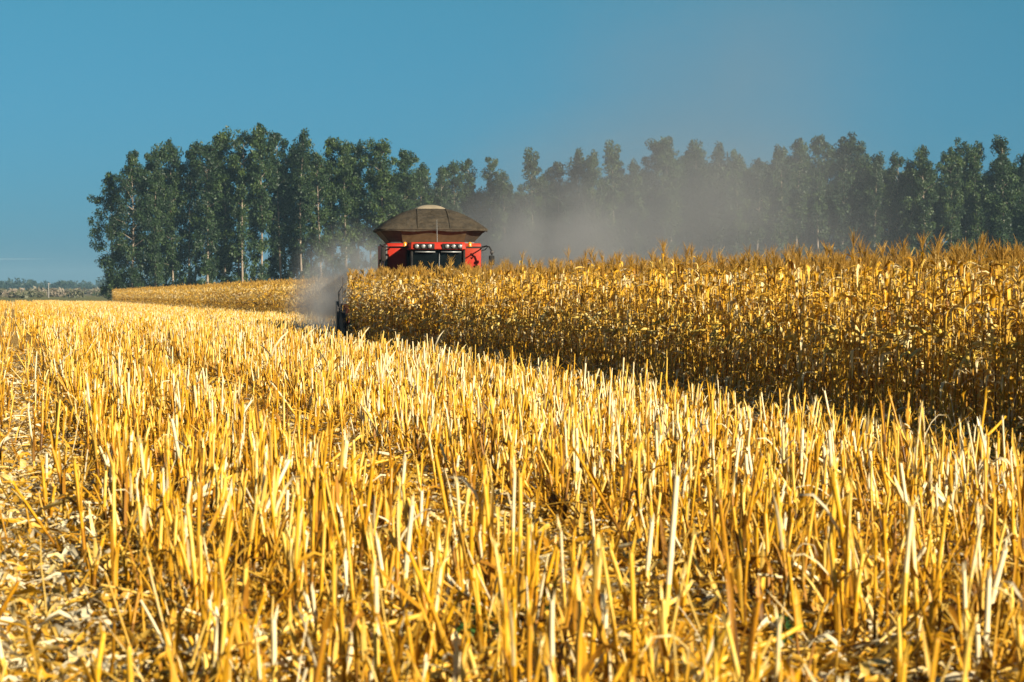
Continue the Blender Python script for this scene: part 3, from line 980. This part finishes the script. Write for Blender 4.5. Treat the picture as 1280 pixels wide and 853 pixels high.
q = Q(); q.box(-1.76, -1.67, -.05, .30, 1.4, 3.22); part('side_post', q, M_DARK, bv=.02)
q = Q()                                              # access ladder with hand rails on that side
for yy_ in (-.30, .25):
    q.tube([(-1.98, yy_, .6), (-1.93, yy_, 2.7)], [.022, .022], 6, .5)
for k_ in range(7):
    q.tube([(-1.98 + .024 * k_, -.30, .7 + .3 * k_), (-1.98 + .024 * k_, .25, .7 + .3 * k_)], [.018, .018], 6, .5)
part('ladder', q, M_PANEL)
# grain tank: flared extension, tarpaulin cover and cap
x0, x1, zb, zt = 1.48, 1.93, 3.29, 3.80
q = Q(); q.box(-1.5, 1.5, .95, 3.7, 3.20, 3.34); part('tank_base', q, M_DARK, bv=.02)
fy0, fy1 = .95, .55                                  # front edge of the flare, bottom and top
q = Q()
q.quad((-1.06, fy0, zb), (1.10, fy0, zb), (1.20, fy1, zt - .03), (-1.16, fy1, zt - .03)); q.quad((-1.06, fy0 + .03, zb), (-1.16, fy1 + .03, zt - .03), (1.20, fy1 + .03, zt - .03), (1.10, fy0 + .03, zb))
part('tank_front', q, M_PANEL)
for sx in (-1, 1):
    q = Q()
    xc0, xc1 = (1.10, 1.20) if sx > 0 else (1.06, 1.16)
    for dx in (0, .03):
        q.quad((sx * (xc0 + .003), fy0 + .02 + dx, zb), (sx * (x0 - dx), 1.3 + dx, zb), (sx * (x1 - dx), .95 + dx, zt), (sx * (xc1 + .003), fy1 + .02 + dx, zt - .02))
        q.quad((sx * (x0 - dx), 1.3 + dx, zb), (sx * (x0 - dx), 3.6, zb), (sx * (x1 - dx), 3.9, zt), (sx * (x1 - dx), .95 + dx, zt))
    part('tank_flap', q, M_FLAP)
q = Q(); q.quad((-x0, 3.6, zb), (x0, 3.6, zb), (x1, 3.9, zt), (-x1, 3.9, zt)); q.quad((-x0, 3.57, zb), (-x1, 3.87, zt), (x1, 3.87, zt), (x0, 3.57, zb)); part('tank_rear', q, M_FLAP)
q = Q()
NT, NS = 44, 96


def rim(f, a):
    """point of the cover at height fraction f and angle a: rounded rectangle shrinking to the cap"""
    hwx = 1.99 * (1 - f) + .57 * f; hwy = 1.72 * (1 - f) + .55 * f
    n_ = 7.0 - 3.0 * f
    ca, sa = math.cos(a), math.sin(a)
    k_ = (abs(ca) ** n_ + abs(sa) ** n_) ** (-1 / n_)
    x, y = hwx * ca * k_, 2.22 + hwy * sa * k_
    z = zt + .745 * (1.62 * f - .62 * f * f)
    front = math.exp(-((a - 1.5 * math.pi) / .30) ** 2) * math.sin(math.pi * f) ** .6
    y -= .035 * front * math.sin(f * 44 + 1.3 * math.sin(5 * a) + 2 * math.sin(f * 9))
    sag = .028 * math.sin(f * math.pi) * math.cos(a * 7) + .012 * math.sin(f * 19 + 2 * a) * math.sin(math.pi * f)
    return Vector((x, y, z - max(0, sag)))


for i in range(NT):
    for j in range(NS):
        a0, a1 = 2 * math.pi * j / NS, 2 * math.pi * (j + 1) / NS
        q.quad(rim(i / NT, a0), rim(i / NT, a1), rim((i + 1) / NT, a1), rim((i + 1) / NT, a0))
for j in range(NS):                                  # hanging valance
    a0, a1 = 2 * math.pi * j / NS, 2 * math.pi * (j + 1) / NS
    d0 = Vector((0, 0, -.085 - .02 * math.sin(a0 * 9))); d1 = Vector((0, 0, -.085 - .02 * math.sin(a1 * 9)))
    q.quad(rim(0, a0) + d0, rim(0, a1) + d1, rim(0, a1), rim(0, a0))
cover = part('tank_cover', q, M_TARP, sm=True)
q = Q()
for sx in (-.56, .60):                               # seams and ropes of the cover
    pts = []
    for i in range(NT + 1):
        f = i / NT
        hwy = 1.72 * (1 - f) + .55 * f
        pts.append(Vector((sx * (1 - .12 * f), 2.22 - hwy - .012, zt + .745 * (1.62 * f - .62 * f * f) + .012)))
    q.tube(pts, [.014] * len(pts), 5, .5)
q.tube([rim(0, 2 * math.pi * j / 48) + Vector((0, 0, -.02)) for j in range(49)], [.022] * 49, 5, .5)
part('seam', q, M_FLAP, cover)
q = Q()
for i in range(6):
    for j in range(24):
        def cp(f, a):
            ca, sa = math.cos(a), math.sin(a); k_ = (abs(ca) ** 5 + abs(sa) ** 5) ** -.2
            return Vector((.585 * (1 - f) * ca * k_, 2.22 + .57 * (1 - f) * sa * k_, zt + .735 + .16 * (1 - (1 - f) ** 2.4)))
        q.quad(cp(i / 6, 2 * math.pi * j / 24), cp(i / 6, 2 * math.pi * (j + 1) / 24), cp(min(.99, (i + 1) / 6), 2 * math.pi * (j + 1) / 24), cp(min(.99, (i + 1) / 6), 2 * math.pi * j / 24))
part('cover_cap', q, M_CAP, cover, sm=True)
q = Q(); q.tube([(.07, -.2, 3.28), (.06, -.2, 4.10)], [.012, .006], 5, .5); part('antenna', q, M_GREY)
# running gear
for sx in (-1, 1):
    for yy_, rr, ww, xx_ in ((.1, .95, .36, 1.42), (4.6, .68, .24, 1.35)):
        q = Q()
        NW = 28
        prof = [(-ww, rr * .62), (-ww, rr * .93), (-ww * .8, rr), (ww * .8, rr), (ww, rr * .93), (ww, rr * .62)]
        for i in range(NW):
            a0, a1 = 2 * math.pi * i / NW, 2 * math.pi * (i + 1) / NW
            for (p0, r0), (p1, r1) in zip(prof, prof[1:]):
                c_ = lambda p_, r_, a_: (sx * xx_ + p_, yy_ + math.cos(a_) * r_, rr + math.sin(a_) * r_)
                q.quad(c_(p0, r0, a0), c_(p1, r1, a0), c_(p1, r1, a1), c_(p0, r0, a1))
            am = (a0 + a1) / 2
            if i % 1 == 0:                           # chevron lugs
                for s2 in (-1, 1):
                    p_ = Vector((sx * xx_ + s2 * ww * .45, yy_ + math.cos(am) * (rr + .01), rr + math.sin(am) * (rr + .01)))
                    e = Vector((s2 * ww * .42, -math.sin(am) * .09, math.cos(am) * .09)); w_ = Vector((0, -math.sin(am), math.cos(am))) * .03
                    up_ = Vector((0, math.cos(am), math.sin(am))) * .035
                    q.quad(p_ - e - w_ + up_, p_ + e - w_ + up_, p_ + e + w_ + up_, p_ - e + w_ + up_)
                    q.quad(p_ - e - w_ - up_, p_ + e - w_ - up_, p_ + e - w_ + up_, p_ - e - w_ + up_)
                    q.quad(p_ - e + w_ - up_, p_ - e + w_ + up_, p_ + e + w_ + up_, p_ + e + w_ - up_)
        wh = part('wheel', q, M_TYRE)
        q = Q(); q.tube([(sx * xx_ - ww * .7, yy_, rr), (sx * xx_ - ww * .2, yy_, rr), (sx * xx_ + ww * .2, yy_, rr), (sx * xx_ + ww * .7, yy_, rr)], [rr * .63, rr * .4, rr * .4, rr * .63], 20, .5)
        part('rim', q, M_PANEL, wh, sm=True)
q = Q(); q.tube([(-1.1, .1, .95), (1.1, .1, .95)], [.16, .16], 10, .5); q.tube([(-1.15, 4.6, .68), (1.15, 4.6, .68)], [.12, .12], 10, .5); part('axle', q, M_DARK)
q = Q(); q.box(-.62, .62, -2.7, .34, .35, 1.05, top=(1, .9, 0, .35)); part('feeder_house', q, M_RED, bv=.04)
# maize head
HW = 3.5
q = Q()
q.box(-HW, HW, -2.95, -2.72, .35, 1.15)
q.box(-HW, HW, -3.6, -2.95, .30, .40)
q.tube([(-HW + .1, -3.2, .62), (HW - .1, -3.2, .62)], [.2, .2], 12, .5)
head = part('maize_head', q, M_HEADER)
for k_ in range(9):
    xx_ = -HW + .1 + (2 * HW - .2) * k_ / 8
    q = Q()
    endw = .13 if k_ in (0, 8) else .24
    secs = [(-3.3, endw, .62, .98), (-3.9, endw, .50, .92), (-4.5, endw * .75, .28, .66), (-5.1, endw * .35, .12, .34), (-5.35, .02, .10, .14)]
    for (ya, wa, za, zb_), (yb, wb, zc, zd) in zip(secs, secs[1:]):
        A4 = [(xx_ - wa, ya, za), (xx_ - wa * .6, ya, zb_), (xx_ + wa * .6, ya, zb_), (xx_ + wa, ya, za)]
        B4 = [(xx_ - wb, yb, zc), (xx_ - wb * .6, yb, zd), (xx_ + wb * .6, yb, zd), (xx_ + wb, yb, zc)]
        for m_ in range(4):
            m2 = (m_ + 1) % 4
            q.quad(A4[m_], B4[m_], B4[m2], A4[m2])
    part('divider', q, M_BLACK, head, bv=.01)
for sx in (-1, 1):
    q = Q()
    q.box(sx * HW - .10, sx * HW + .10, -3.75, -2.7, .25, 1.25, top=(1, .7, 0, .1))
    q.tube([(sx * HW, -3.55, 1.1), (sx * (HW + .03), -3.6, 1.55), (sx * (HW - .08), -3.7, 1.75)], [.035, .03, .02], 6, .5)
    part('end_shield', q, M_DARK, head, bv=.02)
    q = Q(); q.tube([(sx * (HW - .14), -3.0, 1.1), (sx * (HW - .14), -3.0, 2.05)], [.018, .018], 6, .5)
    part('marker_rod', q, M_DARK, head)

# ------------------------------------------------------------------ dust
def dust(name, loc, rad, dens, col, label, rz=0.0, nscale=2.2, thr=.35, soft=1.4, seed=0.0, an=.2):
    m = bpy.data.materials.new(name); m.use_nodes = True
    nt = m.node_tree; n_, l_ = nt.nodes, nt.links
    n_.remove(n_['Principled BSDF'])
    pv = n_.new('ShaderNodeVolumePrincipled')
    pv.inputs['Color'].default_value = tuple(col) + (1,)
    pv.inputs['Anisotropy'].default_value = an
    tc = n_.new('ShaderNodeTexCoord')
    ln = n_.new('ShaderNodeVectorMath'); ln.operation = 'LENGTH'; l_.new(tc.outputs['Object'], ln.inputs[0])
    fo = n_.new('ShaderNodeMapRange'); fo.interpolation_type = 'SMOOTHSTEP'
    fo.inputs[1].default_value = 1.0; fo.inputs[2].default_value = 0.0
    l_.new(ln.outputs['Value'], fo.inputs[0])
    pw = n_.new('ShaderNodeMath'); pw.operation = 'POWER'; pw.inputs[1].default_value = soft; l_.new(fo.outputs[0], pw.inputs[0])
    mp = n_.new('ShaderNodeMapping'); mp.inputs['Location'].default_value = (seed, seed * .7, seed * 1.3)
    l_.new(tc.outputs['Object'], mp.inputs['Vector'])
    ns = n_.new('ShaderNodeTexNoise'); ns.inputs['Scale'].default_value = nscale; ns.inputs['Detail'].default_value = 3; ns.inputs['Roughness'].default_value = .55
    l_.new(mp.outputs[0], ns.inputs['Vector'])
    nr = n_.new('ShaderNodeMapRange'); nr.inputs[1].default_value = thr; nr.inputs[2].default_value = .75
    l_.new(ns.outputs['Fac'], nr.inputs[0])
    mu = n_.new('ShaderNodeMath'); mu.operation = 'MULTIPLY'; l_.new(pw.outputs[0], mu.inputs[0]); l_.new(nr.outputs[0], mu.inputs[1])
    m2 = n_.new('ShaderNodeMath'); m2.operation = 'MULTIPLY'; m2.inputs[1].default_value = dens; l_.new(mu.outputs[0], m2.inputs[0])
    l_.new(m2.outputs[0], pv.inputs['Density'])
    l_.new(pv.outputs[0], n_['Material Output'].inputs['Volume'])
    q = Q()
    for i in range(10):
        for j in range(16):
            def sp(a, b2): return (math.sin(a) * math.cos(b2), math.sin(a) * math.sin(b2), math.cos(a))
            a0, a1 = math.pi * (i + .001) / 10.002, math.pi * (i + 1.001) / 10.002
            b0_, b1_ = 2 * math.pi * j / 16, 2 * math.pi * (j + 1) / 16
            q.quad(sp(a0, b0_), sp(a1, b0_), sp(a1, b1_), sp(a0, b1_))
    o = link(name, q.mesh(name, m, False))
    o.location = loc; o.scale = rad; o.rotation_euler = (0, 0, rz)
    return tag(o, label, 'dust', kind='stuff')


def at(px, py, d):
    return ((px - 640) / FPX * d, d, CAM_H + (HOR - py) / FPX * d)


DC = (.55, .535, .52)
dust('dust_cloud', at(680, 322, 112), (7.0, 14, 4.6), .30, DC, 'thick pale dust billowing low behind the combine over the maize', nscale=2.6, thr=.38, seed=1)
dust('dust_cloud', at(815, 300, 150), (19, 30, 10), .062, DC, 'thin dust veil drifting across the eucalyptus trunks', nscale=2.2, thr=.28, seed=2, soft=1.1)
dust('dust_cloud', at(890, 165, 190), (32, 40, 27), .020, (.50, .52, .54), 'faint grey dust plume rising into the sky above the trees', nscale=1.6, thr=.33, seed=3)
dust('dust_cloud', at(410, 385, 88), (1.9, 6, 2.2), 1.0, (.74, .72, .69), 'dense dust rolling out past the open end of the maize head', nscale=2.2, thr=.25, seed=4)
dust('dust_cloud', at(440, 345, 96), (2.9, 9, 2.7), .36, (.70, .68, .65), 'wispy dust rising beside the cab in front of the grove', nscale=2.2, thr=.3, seed=5)

# ------------------------------------------------------------------ haze: even air round the whole scene
HAZE = 1.5e-4
m = bpy.data.materials.new('haze_air'); m.use_nodes = True
n_, l_ = m.node_tree.nodes, m.node_tree.links
n_.remove(n_['Principled BSDF'])
pv = n_.new('ShaderNodeVolumePrincipled')
pv.inputs['Color'].default_value = (.30, .49, .63, 1); pv.inputs['Density'].default_value = HAZE; pv.inputs['Anisotropy'].default_value = 0.0
l_.new(pv.outputs[0], n_['Material Output'].inputs['Volume'])
q = Q(); q.box(-3100, 3100, -90, 6100, -3.2, 48)
tag(link('haze', q.mesh('haze', m, False)), 'thin bluish haze in the air over the field', 'haze', kind='stuff')

# thin pale vapour trail, far off and outside the haze
m = bpy.data.materials.new('vapour'); m.use_nodes = True
n_, l_ = m.node_tree.nodes, m.node_tree.links
n_.remove(n_['Principled BSDF'])
pv = n_.new('ShaderNodeVolumePrincipled'); pv.inputs['Color'].default_value = (.9, .9, .88, 1); pv.inputs['Density'].default_value = .02
l_.new(pv.outputs[0], n_['Material Output'].inputs['Volume'])
q = Q(); q.tube([(-1, 0, 0), (-.6, 0, 0), (.3, 0, 0), (1, 0, 0)], [.3, 1, .8, .1], 10, .5)
o = link('vapour_trail', q.mesh('vapour_trail', m, True)); o.location = at(10, 324, 12000); o.scale = (260, 5, 5)
tag(o, 'thin pale vapour trail low in the sky beside the grove', 'vapour trail', kind='stuff')
